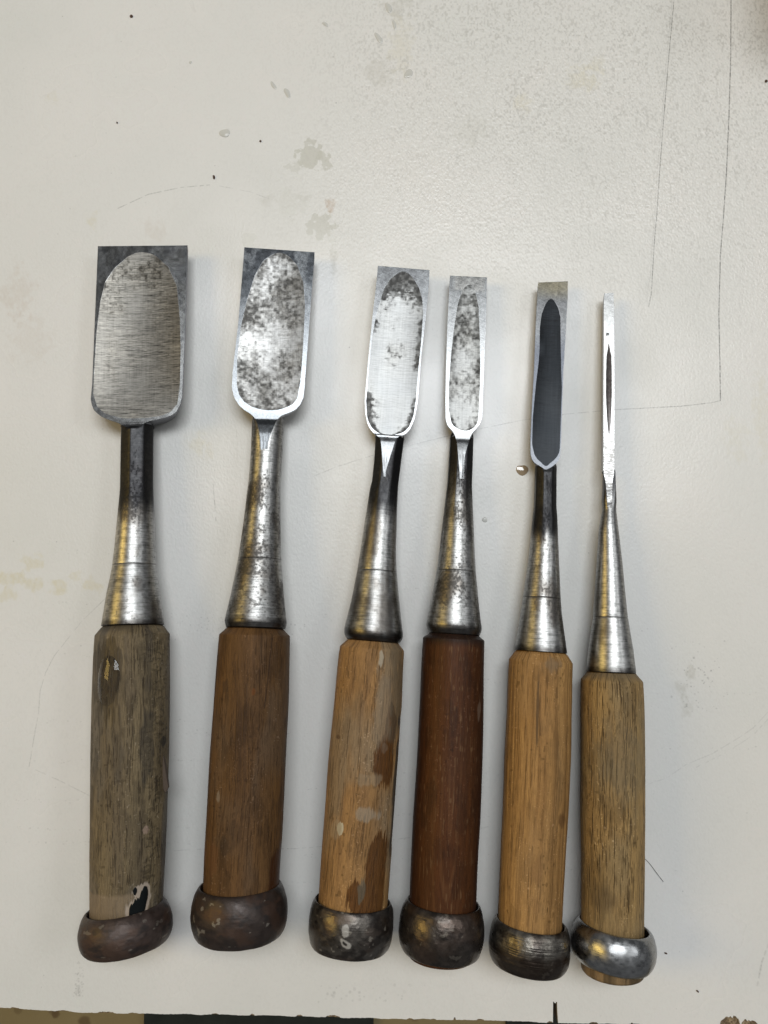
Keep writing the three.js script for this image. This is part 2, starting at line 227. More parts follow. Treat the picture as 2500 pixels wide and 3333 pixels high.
const TOOLS = [
  { pos: [-74.86,94.47], yaw: 1.76, pitch: 3.07, R: 13.38, hl: 11, hyaw: 6, U: 4.2, T: 6.75,
    neck: [[149.7,0.07,5.25],[141.88,0.09,5.27],[131.58,0.21,5.29],[129.03,0.27,5.31],[120.09,0.21,5.68],[111.26,0.12,6.15],[105.14,0.02,6.57]],
    fer: [[105.14,0.02,6.57],[100.79,0.01,7.19],[96.05,-.04,8.05],[91.33,0,8.68],[86.43,0,9.32]],
    hnd: [[85.79,0.08,9.39],[83.68,-.1,11.02],[76.97,-.09,11.2],[64.34,-.01,11.36],[47.84,0.09,11.25],[26.64,0.12,10.82],[19.49,0.09,10.69],[5.54,-.01,10.15]],
    L: [[210.58,-13.01],[202.25,-13.07],[182.09,-13.27],[162.97,-13.44],[158.27,-13.74],[156.17,-13.33],[154.33,-12.52],[152.46,-10.47],[151.52,-8.44],[150.49,-5.43],[149.41,-3.65],[148.6,-2.39]],
    hl_: [[208.02,1.35],[206.38,-3.27],[202.63,-7.31],[197.76,-10.26],[191.24,-11.61],[180.45,-12.56],[167.16,-12.92],[159.81,-12.94],[155.6,-11.56],[153.19,-8.99],[152.15,-5.47],[151.56,-1.46]],
    hr_: [[208.02,1.35],[206.65,6.03],[202.64,10.23],[195.94,13.16],[184.47,14.33],[173.73,14.72],[162.11,14.61],[155.86,13.94],[153.32,11.98],[151.96,9],[151.48,4.52],[151.56,-1.46]],
    Rt: [[209.95,16.5],[204.11,16.46],[182.26,16.04],[166.28,15.62],[157.9,15.32],[155.31,14.7],[153.27,13.73],[151.92,12],[151.31,10.01],[150.73,7.03],[150.1,4.05],[149.21,2.82],[147.94,2.35]] },
  { pos: [-41.91,89.77], yaw: -1.67, pitch: 3.36, R: 13.99, hl: 14, hyaw: 3, U: 3.8, T: 6.25,
    neck: [[146.59,0.37,5.2],[137.19,0.41,5.04],[126.88,0.27,5.05],[124.33,0.19,5.2],[115.38,0.18,5.67],[108.75,0.16,6.17],[102.18,0.11,6.72]],
    fer: [[102.18,0.11,6.72],[96.97,0.08,7.38],[91.36,0.01,8.12],[84.94,-.06,9.16],[82.81,-.08,9.5],[80.92,0.18,9.04]],
    hnd: [[80.36,-.07,9.06],[78.78,-.19,10.76],[72.31,-.07,10.98],[59.72,0.04,11.24],[43.27,-.1,11.28],[22.15,0.13,11.21],[15.02,-.05,11.09],[5.74,0.12,10.91]],
    L: [[205.11,-10.21],[194.36,-10.34],[177.94,-10.63],[161.87,-11.41],[156.6,-11.34],[153.48,-10.39],[150.92,-8.72],[149.16,-6.61],[148.42,-5.06],[146.91,-3.47],[144.87,-2.35],[141.81,-1.43],[136.19,-.77]],
    hl_: [[203.5,1.59],[200.1,-3.94],[195.03,-6.24],[186.17,-8.3],[177.97,-9.61],[167.22,-10.22],[157.69,-9.79],[154.57,-8.95],[152.26,-7.3],[150.51,-4.68],[149.67,-1.62],[149.54,1.39]],
    hr_: [[203.5,1.59],[202.3,4.77],[199.32,7.51],[193.29,9.87],[185.09,10.77],[173.18,10.81],[165.16,10.68],[159.34,10.45],[153.54,9.72],[151.67,8.3],[150.57,6.35],[149.54,1.39]],
    Rt: [[204.05,13.06],[200.59,13.05],[181.33,12.48],[157.28,11.91],[154.12,11.7],[151.75,10.81],[149.99,9.39],[148.89,7.44],[147.94,4.98],[146.34,3.57],[143.99,2.94],[141.39,2.08],[136.23,0.87]] },
  { pos: [-9.63,93.89], yaw: -4.33, pitch: 3.03, R: 12.54, hl: 12.5, hyaw: 0, U: 4.1, T: 6.35,
    neck: [[145.68,0.48,4.86],[137.94,0.35,4.56],[130.63,0.08,4.47],[129.45,-.11,4.65],[121.64,-.27,4.91],[110.07,-.44,5.54],[102.85,-.31,6.21]],
    fer: [[102.85,-.31,6.21],[94.96,-.08,7.29],[89.36,-.03,8.2],[84.18,0.02,9.15],[82.72,0.21,9.07],[81.25,0.27,8.12]],
    hnd: [[80.95,0.16,8.06],[79.02,-.13,9.89],[73.19,-.09,10.06],[61.88,0.07,10.32],[47.05,-.04,10.54],[28.96,0.09,10.41],[20.36,0.04,10.35],[6.38,0.16,10.15]],
    L: [[202.94,-7.72],[196.67,-7.78],[184.66,-8.13],[169.44,-8.37],[157.13,-8.4],[152.74,-7.94],[149.14,-6.95],[147.39,-5.92],[146.03,-4.58],[145.23,-3.1],[144.2,-2.32],[140.44,-1.68],[136.87,-1.23],[132.26,-.46]],
    hl_: [[201.53,0.64],[200.48,-1.3],[198.57,-3.36],[194.93,-5.09],[190.59,-6.04],[185.12,-7.07],[177.05,-7.71],[165.73,-7.9],[156.43,-7.88],[151.69,-7.25],[149.9,-6.65],[148.14,-5.63],[146.8,-4.11],[146.02,-2.28],[145.85,0.21]],
    hr_: [[201.53,0.64],[201.15,2.31],[199.89,3.87],[196.18,6.31],[192.4,7.66],[187.82,8.26],[178.26,8.26],[168.8,8],[157.62,7.87],[152.8,7.5],[149.05,6.34],[147.49,5.04],[146.66,3.68],[146.16,1.95],[145.85,0.21]],
    Rt: [[202.74,9.35],[197.59,9.51],[185.97,9.19],[172.61,8.64],[157.67,8.58],[151.73,7.93],[148.35,6.74],[146.61,5.45],[145.86,3.74],[145.3,2.62],[142.89,2.01],[138.84,1.08],[135.19,0.3],[132.28,-.25]] },
  { pos: [16.8,95.08], yaw: -3.28, pitch: 3.17, R: 12.6, hl: 14, hyaw: -2, U: 3.3, T: 5.25,
    neck: [[146.75,-.14,3.92],[139.01,-.13,3.99],[131.71,-.19,4.04],[130.55,-.22,4.15],[118.88,-.14,4.97],[111.19,-.11,5.49],[103.96,-.09,6.12]],
    fer: [[103.96,-.09,6.12],[96.05,-.14,7.22],[90.45,-.19,8.03],[87.12,-.16,8.57],[85.83,0.05,8.41],[84.37,0.2,7.75]],
    hnd: [[84.1,0.11,7.85],[82.99,-.06,9.47],[74.3,0,9.59],[62.99,0.18,9.71],[48.2,0.29,9.86],[30.11,0.14,10],[21.52,-.05,9.86],[7.56,-.03,9.79]],
    L: [[201.27,-6.52],[196.09,-6.59],[184.47,-6.64],[169.25,-6.44],[158.04,-6.13],[152.14,-5.77],[150.16,-5.15],[149.11,-4.21],[148.24,-3.29],[146.82,-2.52],[144.67,-1.9],[141.78,-1.5],[138.18,-1.1],[132.81,-.53]],
    hl_: [[198.64,0.26],[197.89,-1.17],[196.34,-2.21],[191.6,-3.48],[184.6,-4.28],[175.01,-4.96],[163.69,-5.2],[155.15,-4.9],[151.14,-3.94],[149.91,-3],[149.41,-2.1],[148.92,-1.01],[148.77,0.77]],
    hr_: [[198.64,0.26],[197.91,1.21],[195.82,2.2],[190.82,3.3],[179.34,4.19],[166.13,4.75],[156.81,4.73],[151.99,4.48],[150.79,3.99],[149.72,3.22],[149.11,2.17],[148.77,0.77]],
    Rt: [[201.38,5.74],[189.04,5.91],[173.73,5.91],[158.73,5.84],[153.54,5.84],[151.3,5.29],[149.58,4.11],[148.43,3.09],[147.11,2.43],[144.88,1.81],[141.93,1.04],[138.27,0.48],[132.83,-.18]] },
  { pos: [42.42,99.83], yaw: -4.07, pitch: 2.93, R: 11.92, hl: 12, hyaw: -2.5, U: 3, T: 4.95,
    neck: [[141.76,-.54,3.47],[135.22,-.39,3.51],[129.38,-.29,3.58],[126.56,-.22,3.88],[118.84,-.13,4.31],[111.19,-.1,4.86],[100.4,-.25,5.82]],
    fer: [[100.4,-.25,5.82],[96.09,-.25,6.26],[90.53,-.12,7.06],[83.9,0.02,8.07]],
    hnd: [[83.18,0.18,8.2],[80.97,0.06,9.72],[76.94,0.07,9.77],[66.3,0.24,9.75],[52.33,0.25,9.93],[35.22,0.2,9.71],[23.54,-.01,9.5],[7.09,-.21,9.3]],
    L: [[203.88,-5.95],[193.81,-6.11],[186.11,-6.17],[174.7,-6.08],[161.57,-6.28],[150.51,-6.3],[145.78,-6.11],[144.17,-5.69],[142.79,-4.83],[142,-3.21],[140.77,-1.15]],
    hl_: [[198.41,-1.53],[197.35,-2.77],[195.94,-3.45],[192.77,-4.43],[188.12,-4.8],[180.49,-4.61],[176.68,-4.72],[169.11,-5.33],[157.9,-5.89],[148.72,-5.77],[145.5,-4.93],[143.95,-3.81],[142.95,-2.54],[142.07,-1.09]],
    hr_: [[198.41,-1.53],[197.53,-.22],[195.48,0.95],[192.44,1.78],[184.78,2.11],[173.44,2.71],[165.98,3.29],[151.2,3.36],[146.79,2.98],[145.29,2.32],[144.05,1.3],[142.96,0.11],[142.07,-1.09]],
    Rt: [[205.04,3.81],[198.41,3.95],[184.89,3.67],[173.48,3.32],[158.55,3.36],[147.55,3.37],[145.17,3.21],[143.87,2.72],[142.71,1.7],[141.52,0.34],[140.77,-1.15]] },
  { pos: [66.64,99.84], yaw: -2.28, pitch: 2.66, R: 12.28, hl: 10.5, hyaw: -6, U: 1.5, T: 4.95,
    neck: [[140.26,-.31,1.69],[134.84,-.29,1.88],[129.02,-.29,2],[130.09,-.4,2.31],[122.37,-.55,2.95],[110.93,-.34,3.96],[103.4,-.29,4.49],[94.46,-.22,5.22]],
    fer: [[94.28,-.15,5.22],[88.56,-.18,6.1],[84.89,-.1,6.63],[77.61,-.12,7.44]],
    hnd: [[77.07,-.03,7.53],[75.09,0.18,9.21],[71.55,0.16,9.32],[66.27,0.18,9.41],[52.34,0.21,9.38],[35.28,0.04,9.36],[23.66,0.09,9.06],[7.25,-.2,8.88]],
    L: [[200.17,-1.95],[197.84,-2.07],[173.01,-2.26],[140.58,-2.49],[139.14,-2.36],[136.29,-1.74],[132.72,-1.55],[128.73,-1.5]],
    hl_: [[182.72,-.59],[180.62,-.96],[178.71,-1.33],[173.04,-1.54],[165.55,-1.62],[159.99,-1.44],[156.31,-1.21],[152.29,-.66]],
    hr_: [[182.72,-.59],[180.65,-.13],[178.77,0.29],[173.11,0.4],[165.63,0.35],[160.05,0.14],[156.35,-.07],[152.29,-.66]],
    Rt: [[200.49,1.09],[196.03,1.24],[173.14,1.16],[140.72,0.93],[139.27,0.81],[137.09,0.37],[132.78,0.1],[128.78,-.1]] },
];

// ---------------------------------------------------------------- the six chisels
// looks of each: steel of the blade's hollow and flat, oxide on the neck, wood of the handle, iron of the hoop
const LOOKS = [
  { label: 'widest chisel, grey-brown weathered handle with peeling label and black chip', hollow: [0.36, 0.35, 0.33], flat: [0.46, 0.46, 0.455], rust: 0.25, scratch: 1, edge: 0.3, spread: -0.15, rough: 0.38, oxide: [126, 117], wood: 'grey', a: [0.180, 0.134, 0.074], b: [0.088, 0.066, 0.045], grey: [0.155, 0.13, 0.098], pores: 0.7, hoop: [0.058, 0.040, 0.033], hoopRough: 0.5, hoopShine: 0.5 },
  { label: 'second widest chisel, brown handle, blade mottled with black pitting', hollow: [0.66, 0.66, 0.655], flat: [0.36, 0.375, 0.39], rust: 0.1, scratch: 0.7, edge: 0.3, spread: 0.03, rough: 0.36, oxide: [146, 140], wood: 'brown', a: [0.160, 0.080, 0.028], b: [0.062, 0.030, 0.012], grey: [0.125, 0.078, 0.044], pores: 0.55, hoop: [0.040, 0.028, 0.023], hoopRough: 0.46, hoopShine: 0.5 },
  { label: 'chisel with bright silver blade and tan handle with dark wet stains', hollow: [0.43, 0.435, 0.435], flat: [0.38, 0.385, 0.39], rust: 0.05, scratch: 0.55, edge: 1.0, spread: -0.10, rough: 0.36, oxide: [126, 116], wood: 'tan', a: [0.295, 0.162, 0.060], b: [0.165, 0.088, 0.037], grey: [0.21, 0.155, 0.095], pores: 0.6, hoop: [0.10, 0.088, 0.076], hoopRough: 0.36, hoopShine: 0.8 },
  { label: 'chisel with narrow silver blade and dark reddish brown handle', hollow: [0.42, 0.42, 0.41], flat: [0.37, 0.372, 0.37], rust: 0.05, scratch: 0.7, edge: 0.6, spread: -0.01, rough: 0.38, oxide: [138, 118], wood: 'red', a: [0.120, 0.040, 0.010], b: [0.042, 0.013, 0.004], grey: [0.090, 0.032, 0.010], pores: 0.2, hoop: [0.068, 0.056, 0.048], hoopRough: 0.33, hoopShine: 0.8 },
  { label: 'chisel with dark blue-black hollow blade and golden tan handle', hollow: [0.026, 0.0285, 0.032], flat: [0.20, 0.20, 0.20], rust: 0.06, scratch: 0.5, edge: 0, spread: -0.2, rough: 0.42, oxide: [122, 117], wood: 'gold', a: [0.325, 0.180, 0.062], b: [0.165, 0.082, 0.026], grey: [0.26, 0.15, 0.06], pores: 0.5, hoop: [0.16, 0.145, 0.125], hoopRough: 0.36, hoopShine: 0.9 },
  { label: 'narrowest chisel, pin-thin blade, wood protruding below its loose steel hoop', hollow: [0.20, 0.185, 0.18], flat: [0.50, 0.495, 0.48], rust: 0.04, scratch: 0.6, edge: 0, spread: -0.2, rough: 0.34, oxide: [139, 122], wood: 'olive', a: [0.27, 0.170, 0.066], b: [0.150, 0.09, 0.036], grey: [0.20, 0.142, 0.070], pores: 0.95, hoop: [0.31, 0.31, 0.31], hoopRough: 0.3, hoopShine: 1 }];

for (const T of TOOLS) { // both rims of a hollow run down to one common point
  const end = Math.min(...T.hl_.map((p) => p[0]), ...T.hr_.map((p) => p[0])) - 0.06, mx = (T.hl_[T.hl_.length - 1][1]);
  for (const l of [T.hl_, T.hr_]) { l[l.length - 1] = [end, mx]; for (let i = l.length - 2; i > 0; i--) l[i][0] = Math.max(l[i][0], l[i + 1][0] + 0.05); }
}
const DIM = 0.5;      // how much of the light plain worn steel gives back
TOOLS.forEach((T, n) => {
  const K = LOOKS[n], S = 100 + n * 37;
  const root = new THREE.Group(); root.name = numbered('chisel'); scene.add(root);
  root.position.set(T.pos[0] * MM, 0, T.pos[1] * MM); root.rotation.y = T.yaw * Math.PI / 180;
  tag(root, K.label, 'chisel', 'chisels laid side by side on the white bench');
  // tool space: x across, y up from the axis, s along the axis towards the edge (z = -s)
  const pitch = new THREE.Matrix4().makeTranslation(0, T.R * MM, 0).multiply(new THREE.Matrix4().makeRotationX(-T.pitch * Math.PI / 180));
  const part = (name, g, m, parent = root, label) => add(name, g.applyMatrix4(pitch), m, parent, label);
  // direction in which the camera height sees a tool lying off to the side is not used for shape, only to set stains and painted side shade where they were seen
  const lean = Math.atan2(-T.pos[0], 236);

  // ---- blade, its flat and its hollow
  const L = soft(curve(T.L), 0.5), Rr = soft(curve(T.Rt), 0.5), tipL = T.L[0], tipR = T.Rt[0], tip = (tipL[0] + tipR[0]) / 2;
  const endFlat = Math.max(T.L[T.L.length - 1][0], T.Rt[T.Rt.length - 1][0]), neckTop = T.neck[0][0], line = T.fer[0][0];
  const nr0 = soft(curve([...T.neck, ...T.fer], 2), 1.2), nc = soft(curve([...T.neck, ...T.fer], 1), 1.5);
  const radius = (s) => s > neckTop ? Math.max(0.3, nr0(neckTop) - (s - neckTop) * 0.42) : nr0(s);
  const V = endFlat > 135 && n === 4;
  const shear = (s, x) => s + (x - (tipL[1] + tipR[1]) / 2) * (tipR[0] - tipL[0]) / (tipR[1] - tipL[1]) * smooth(tip - 45, tip, s);
  const flatY = (s) => { // height of the flat above the axis: level on the blade, rising along the neck's tongue until it meets the round
    const f = (Rr(s) - L(s)) / 2, r = radius(s); if (s > neckTop + 0.5 || V) return T.U;
    const y = Math.max(n === 5 ? T.U : 0, Math.sqrt(Math.max(0.01, r * r - f * f))); return lerp(y, T.U, smooth(neckTop - 2, neckTop + 0.5, s)); };
  const width = (s) => Rr(s) - L(s);
  const bevel = Math.tan(31 * Math.PI / 180);
  const rows = []; for (let s = tip; s > endFlat; s -= (s < neckTop + 9 ? 0.25 : 0.5)) rows.push(s); rows.push(endFlat);
  const hTop = T.hl_[0][0], hEnd = T.hl_[T.hl_.length - 1][0], soften = (l) => { const f = curve(l), m = l.length, s1 = l[1][0], s2 = l[m - 2][0], g = (s) => s > s1 && s < hTop ? lerp(l[0][1], l[1][1], Math.pow((hTop - s) / (hTop - s1), 0.55)) : s < s2 && s > hEnd ? lerp(l[m - 1][1], l[m - 2][1], Math.pow((s - hEnd) / (s2 - hEnd), 0.55)) : f(s); return (s) => soft(g, Math.min(0.4, Math.abs(s - hEnd) * 0.5, Math.abs(hTop - s) * 0.5))(s); }, HL = soften(T.hl_), HR = soften(T.hr_), hMid = T.hl_[0][1];
  const inHollow = (s) => s < hTop && s > hEnd;
  const holeL = (s) => { if (s >= hTop) return hMid; if (s <= hEnd) return T.hl_[T.hl_.length - 1][1]; return Math.max(L(s) + 0.25, HL(s)); };
  const holeR = (s) => { if (s >= hTop) return hMid; if (s <= hEnd) return T.hr_[T.hr_.length - 1][1]; return Math.min(Rr(s) - 0.25, Math.max(HR(s), holeL(s))); };
  const bx0 = Math.min(...T.L.map((p) => p[1])) - 0.5, bx1 = Math.max(...T.Rt.map((p) => p[1])) + 0.5, bs0 = endFlat - 1, bs1 = tip + 2;
  const buv = (x, s) => [(x - bx0) / (bx1 - bx0), (s - bs0) / (bs1 - bs0)];
  const P = (x, y, s) => [x, y, -shear(s, x)];
  const bladeTex = paint(n < 2 ? 320 : 224, 1000, (u, v) => {
    const x = lerp(bx0, bx1, u), s = lerp(bs0, bs1, v), l = holeL(s), r = holeR(s), inside = inHollow(s) && x > l && x < r;
    const sk = s + 0.05 * x * (noise(s * 0.25, 4, S) - 0.5) * 2, scrX = 0.3 * noise(x * 0.3 + 40 * hash(Math.floor(sk * 3.3), 2, S), sk * 3.3, S + 1) + 0.4 * noise(x * 0.42 + 40 * hash(Math.floor(sk * 7.1), 3, S), sk * 7.1, S + 2) + 0.3 * noise(x * 1.3, sk * 13, S + 17), scrS = 0.6 * noise(x * 3.3, s * 0.12, S + 3) + 0.4 * noise(x * 9, s * 0.3, S + 18);
    const big = fbm(x * 0.14 + 7, s * 0.11, S + 4, 3), fine = fbm(x * 1.0, s * 1.0, S + 7, 4);
    let c, rough, h = 0.5;
    if (inside) {
      const q = Math.min(x - l, r - x), side = x > (l + r) / 2 ? 1 : 5, iso = fbm(x * 1.05, s * 1.05, S + 5, 6);
      const rim = smooth(2.4, 0, q) * smooth(0.3, 0.62, noise(s * 0.17, side, S + 19)) * K.edge, ends = smooth(17, 1, hTop - s) * K.edge * 1.25 + 0.4 * K.edge * smooth(7, 0, s - hEnd);
      const scr = (scrX - 0.5) * 2.3 * (0.5 + big) + (scrS - 0.5) * (n === 0 ? 0.3 : 0.5);
      let k = smooth(n === 1 || n === 3 ? 0.40 : 0.46, n === 1 || n === 3 ? 0.70 : 0.66, 0.42 * big + 0.36 * iso + 0.22 * scrX + K.spread + 0.26 * rim + 0.2 * ends);
      if (n === 5) k = (0.1 + 0.9 * smooth(152, 172, s)) * smooth(0, 0.35, q + 0.25 * (fine - 0.3)) * (0.7 + 0.6 * noise(x * 4, s * 4, S));
      c = mix3(K.hollow, [K.hollow[0] * 1.02, K.hollow[1] * 0.96, K.hollow[2] * 0.86], K.rust + 0.5 * big);
      const g = 1 + K.scratch * scr * 0.95 * (n === 4 ? 1.6 : 1) + (n === 4 ? 1.2 * smooth(4, 0, Math.abs(s - 181)) * smooth(2.2, 0.3, x - l) + 0.7 * smooth(182, 152, s) * (0.6 + 0.8 * big) : 0); c = c.map((q2) => clamp(q2 * g, 0.02, 0.85));  // dark blade: sheen and lighter lower part are painted into its colour
      c = mix3(c, n === 5 ? [0.09, 0.075, 0.07] : [0.03, 0.028, 0.027], clamp(k * (0.72 + 1.6 * (fine - 0.45) + 0.5 * (scrX - 0.5))) * (n === 4 ? 0.3 : n === 5 ? 0.9 : 0.8));
      rough = K.rough + 0.16 * (scrX - 0.5) + 0.22 * k; h = 0.5 + 0.45 * (scrX - 0.5) + 0.25 * (scrS - 0.5) - 0.2 * k;
    } else {
      c = K.flat.slice(); rough = 0.22 + 0.1 * (fine - 0.5);
      if (n < 2) { const b = smooth(0.44, 0.56, fbm(x * 0.22, s * 0.18, S + 11, 4)); c = mix3(c, n ? [0.15, 0.16, 0.175] : [0.22, 0.215, 0.20], (n ? 0.9 : 0.6) * b * smooth(hEnd + (n ? 25 : 12), hEnd + 45, s)); if (n === 0) c = mix3(c, [0.20, 0.205, 0.215], 0.5 * smooth(0.55, 0.62, fbm(x * 0.3 + 5, s * 0.2, S + 12)) * smooth(165, 178, s)); }  // blotches, plus the dark reflection towards the tip painted into the flat
      if (n === 4) c = mix3(c, [0.075, 0.08, 0.095], 0.85 * smooth(192, 178, s + 3 * (fine - 0.5)) * (s < 150 ? 0.75 : 1)); 
      if (n === 4) c = mix3(c, [0.30, 0.26, 0.17], smooth(197, 203, s) * 0.7 * (0.5 + big));
      if (n === 3) c = mix3(c, [0.40, 0.39, 0.37], smooth(195.5, 197, s + 1.2 * (fine - 0.5)) * smooth(0, 2, 6 - Math.abs(x)));
      if (n === 5) { c = mix3(c, [0.75, 0.60, 0.42], 0.5 * smooth(0.5, 0.7, fbm(x * 0.3, s * 0.12, S + 13)) * smooth(178, 184, s) * smooth(198, 192, s)); c = mix3(c, [0.16, 0.15, 0.14], smooth(160, 146, s) * 0.85 * smooth(0.35, 0.6, 0.6 * noise(x * 1.2, s * 5, S + 14) + 0.4 * fine)); if (Math.abs(x + 0.9) < 0.5 && Math.abs(s - 186.3) < 0.9) c = mix3(c, [0.05, 0.05, 0.05], smooth(0.4, 0.6, fine)); }
      const g = 1 + 0.25 * (noise(x * 0.5 + s * 2.5, s * 0.5 - x * 2.5, S + 6) - 0.5) + 0.25 * (fine - 0.5); c = c.map((q2) => q2 * g);
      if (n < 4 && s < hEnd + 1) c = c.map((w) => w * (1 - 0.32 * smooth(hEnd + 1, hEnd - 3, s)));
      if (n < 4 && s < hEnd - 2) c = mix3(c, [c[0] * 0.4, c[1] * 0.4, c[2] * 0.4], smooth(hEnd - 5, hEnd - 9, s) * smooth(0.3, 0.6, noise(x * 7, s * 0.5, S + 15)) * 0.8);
      h = 0.5 + 0.2 * (noise(x * 1.5 + s * 4, s * 0.6, S + 8) - 0.5);
    }
    return { c: c.map((w) => w * DIM), r: rough, h, m: 1 };
  });
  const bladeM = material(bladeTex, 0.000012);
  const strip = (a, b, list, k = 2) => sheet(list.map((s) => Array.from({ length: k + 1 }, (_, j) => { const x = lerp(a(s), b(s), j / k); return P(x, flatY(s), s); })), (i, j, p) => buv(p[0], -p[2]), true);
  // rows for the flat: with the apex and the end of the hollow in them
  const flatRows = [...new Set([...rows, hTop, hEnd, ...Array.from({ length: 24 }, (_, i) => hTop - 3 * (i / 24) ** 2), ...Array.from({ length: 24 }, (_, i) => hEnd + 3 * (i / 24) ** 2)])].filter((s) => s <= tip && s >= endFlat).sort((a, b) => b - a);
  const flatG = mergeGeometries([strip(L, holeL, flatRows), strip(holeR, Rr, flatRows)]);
  // section of the body under the flat
  const LV = 14;
  const section = (s, sharp) => {
    const y1 = flatY(s), r = radius(s), c = nc(s), hasBlade = s > neckTop - 6, T1 = Math.min(T.T, 0.12 + Math.max(0, tip - s) * bevel);
    const w = width(s), ins = Math.min(2.4, w * 0.2), k = smooth(neckTop - 6, neckTop + 2, s);
    const yBlade = y1 - T1, yRound = s > neckTop + 9 ? y1 - T1 : -r, y0 = Math.min(hasBlade ? lerp(-r, yBlade, k) : -r, s > neckTop + 7 ? 9 : lerp(yRound, yBlade, smooth(neckTop + 1, neckTop + 7, s)));
    const left = [], right = [];
    for (let j = 0; j <= LV; j++) {
      const t = j / LV, y = lerp(y1, y0, 1 - Math.cos(t * Math.PI / 2) * (1 - t) - (1 - t) * 0 - 0 > 1 ? t : Math.sin(t * Math.PI / 2));
      const e = ins * smooth(y1 - 0.8, y1 - T.T, y), cr = Math.abs(y) < r ? Math.sqrt(r * r - y * y) : 0;
      let xl = lerp(c - cr, L(s) + e, hasBlade ? 1 : 0), xr = lerp(c + cr, Rr(s) - e, hasBlade ? 1 : 0);
      if (hasBlade) { const thin = k * T1 + (1 - k) * 0.3; if (y < y1 - thin) { xl = c - cr; xr = c + cr; } else { xl = Math.min(xl, c - cr); xr = Math.max(xr, c + cr); } }
      if (j === 0) { xl = L(s); xr = Rr(s); if (!hasBlade || s <= endFlat) { xl = Math.max(L(s), c - r); xr = Math.min(Rr(s), c + r); } }
      left.push(P(xl, y, s)); right.push(P(xr, y, s));
    }
    return [...left, ...right.reverse()];
  };
  const bodyRows = rows.filter((s) => s >= neckTop - 0.01), neckRows = [...rows.filter((s) => s < neckTop + 0.3)];
  const bodyUV = (i, j, p) => buv(p[0] * 0.98, -p[2]);
  const body = sheet(bodyRows.map(section), bodyUV, true);
  // edge face at the tip is the bevel itself; butt end is open into the neck
  const blade = part('blade', body, new THREE.MeshPhysicalMaterial({ color: new THREE.Color().setRGB(n === 0 || n === 4 ? 0.16 : 0.42, n === 0 || n === 4 ? 0.16 : 0.42, n === 0 || n === 4 ? 0.175 : 0.43), metalness: 1, roughness: 0.36, side: THREE.DoubleSide }));
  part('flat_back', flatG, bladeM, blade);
  const hr = [...flatRows.filter((s) => inHollow(s)), hEnd]; hr.unshift(hTop);
  const HW = 20, maxHalf = Math.max(...hr.map((s) => holeR(s) - holeL(s))) / 2, depth = n === 0 ? 1.15 : Math.min(0.75, 0.065 * maxHalf + 0.12);
  part('hollow', sheet(hr.map((s) => Array.from({ length: HW + 1 }, (_, j) => { const q = j / HW, a = holeL(s), b = holeR(s), hw = (b - a) / 2; return P(lerp(a, b, q), flatY(s) - depth * Math.pow(clamp(hw / maxHalf), 0.6) * (1 - Math.pow(Math.abs(2 * (s - hEnd) / (hTop - hEnd) - 1), 2.6)) * (1 - (2 * q - 1) ** 2), s); })), (i, j, p) => buv(p[0], -p[2]), true), bladeM, blade);

  // ---- shank with the tongue's round flanks, then the ferrule
  const fEnd = T.fer[T.fer.length - 1][0], ss0 = fEnd - 1, ss1 = neckTop + 1;
  const steel = paint(320, 640, (u, v) => {
    const s = lerp(ss0, ss1, v), a = u * 30, top = Math.cos((u - 0.5) * 2 * Math.PI);
    const ring = noise(u * 9 + 3 * noise(s * 0.4, 2, S), s * 8, S + 20), ring2 = noise(u * 26, s * 3.2, S + 22), big = fbm(u * 7, s * 0.09, S + 21, 4), fine = fbm(u * 46, s * 1.1, S + 23, 4), spot = fbm(u * 70, s * 1.7, S + 24, 3);
    let c = [0.56, 0.55, 0.53], k = 0;
    const pit = smooth(0.53, 0.72, 0.5 * spot + 0.5 * (n === 1 || n === 3 ? big + 0.1 : big)) * (n === 5 || n === 2 ? 0.4 : 0.85);
    const g = 1 + 0.5 * (ring - 0.5) + 0.45 * (ring2 - 0.5) + 0.8 * (fine - 0.5) + 0.4 * (spot - 0.5); c = c.map((q) => q * g);
    c = mix3(c, [0.24, 0.21, 0.18], 0.8 * smooth(0.45, 0.7, big));
    c = mix3(c, [0.10, 0.095, 0.09], pit * (n === 1 || n === 3 ? 0.85 : 0.6));
    k = smooth(K.oxide[1], K.oxide[0], s + 5 * (fbm(u * 20, s * 0.08, S + 26) - 0.5));
    if (n === 1) k *= 0.35 * smooth(0.1, -0.4, top) + 0.15;
    c = mix3(c, [0.040, 0.040, 0.043], k * (0.88 + 0.12 * fine));
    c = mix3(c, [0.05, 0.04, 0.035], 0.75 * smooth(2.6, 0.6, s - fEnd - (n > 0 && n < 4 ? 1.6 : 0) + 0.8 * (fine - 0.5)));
    return { c: c.map((w) => w * 0.54), r: 0.36 + 0.2 * pit + 0.10 * (fine - 0.5) + 0.05 * k, h: 0.5 + 0.25 * (ring - 0.5) + 0.25 * (ring2 - 0.5) - 0.3 * pit, m: 1 };
  });
  const steelM = material(steel, 0.000035);
  const SEG = 64, ang = (j) => -Math.PI + 2 * Math.PI * j / SEG;   // angle 0 is up, positive to the right
  const tube = (list, rad, cen, uv0, uv1, bump = 0) => weldSeam(sheet(list.map((s, i) => Array.from({ length: SEG + 1 }, (_, j) => { const a = ang(j), r = rad(s, i, a); return [cen(s) + r * Math.sin(a), r * Math.cos(a), -s]; })), (i, j) => [j / SEG, (list[i] - uv0) / (uv1 - uv0)], true), SEG + 1);
  // flanks beside the tongue: round section cut off level at the tongue's height
  const shankRows = []; for (let s = neckTop + 4; s > line + 0.2; s -= 0.6) shankRows.push(s); shankRows.push(line + 0.12, line + 0.02);
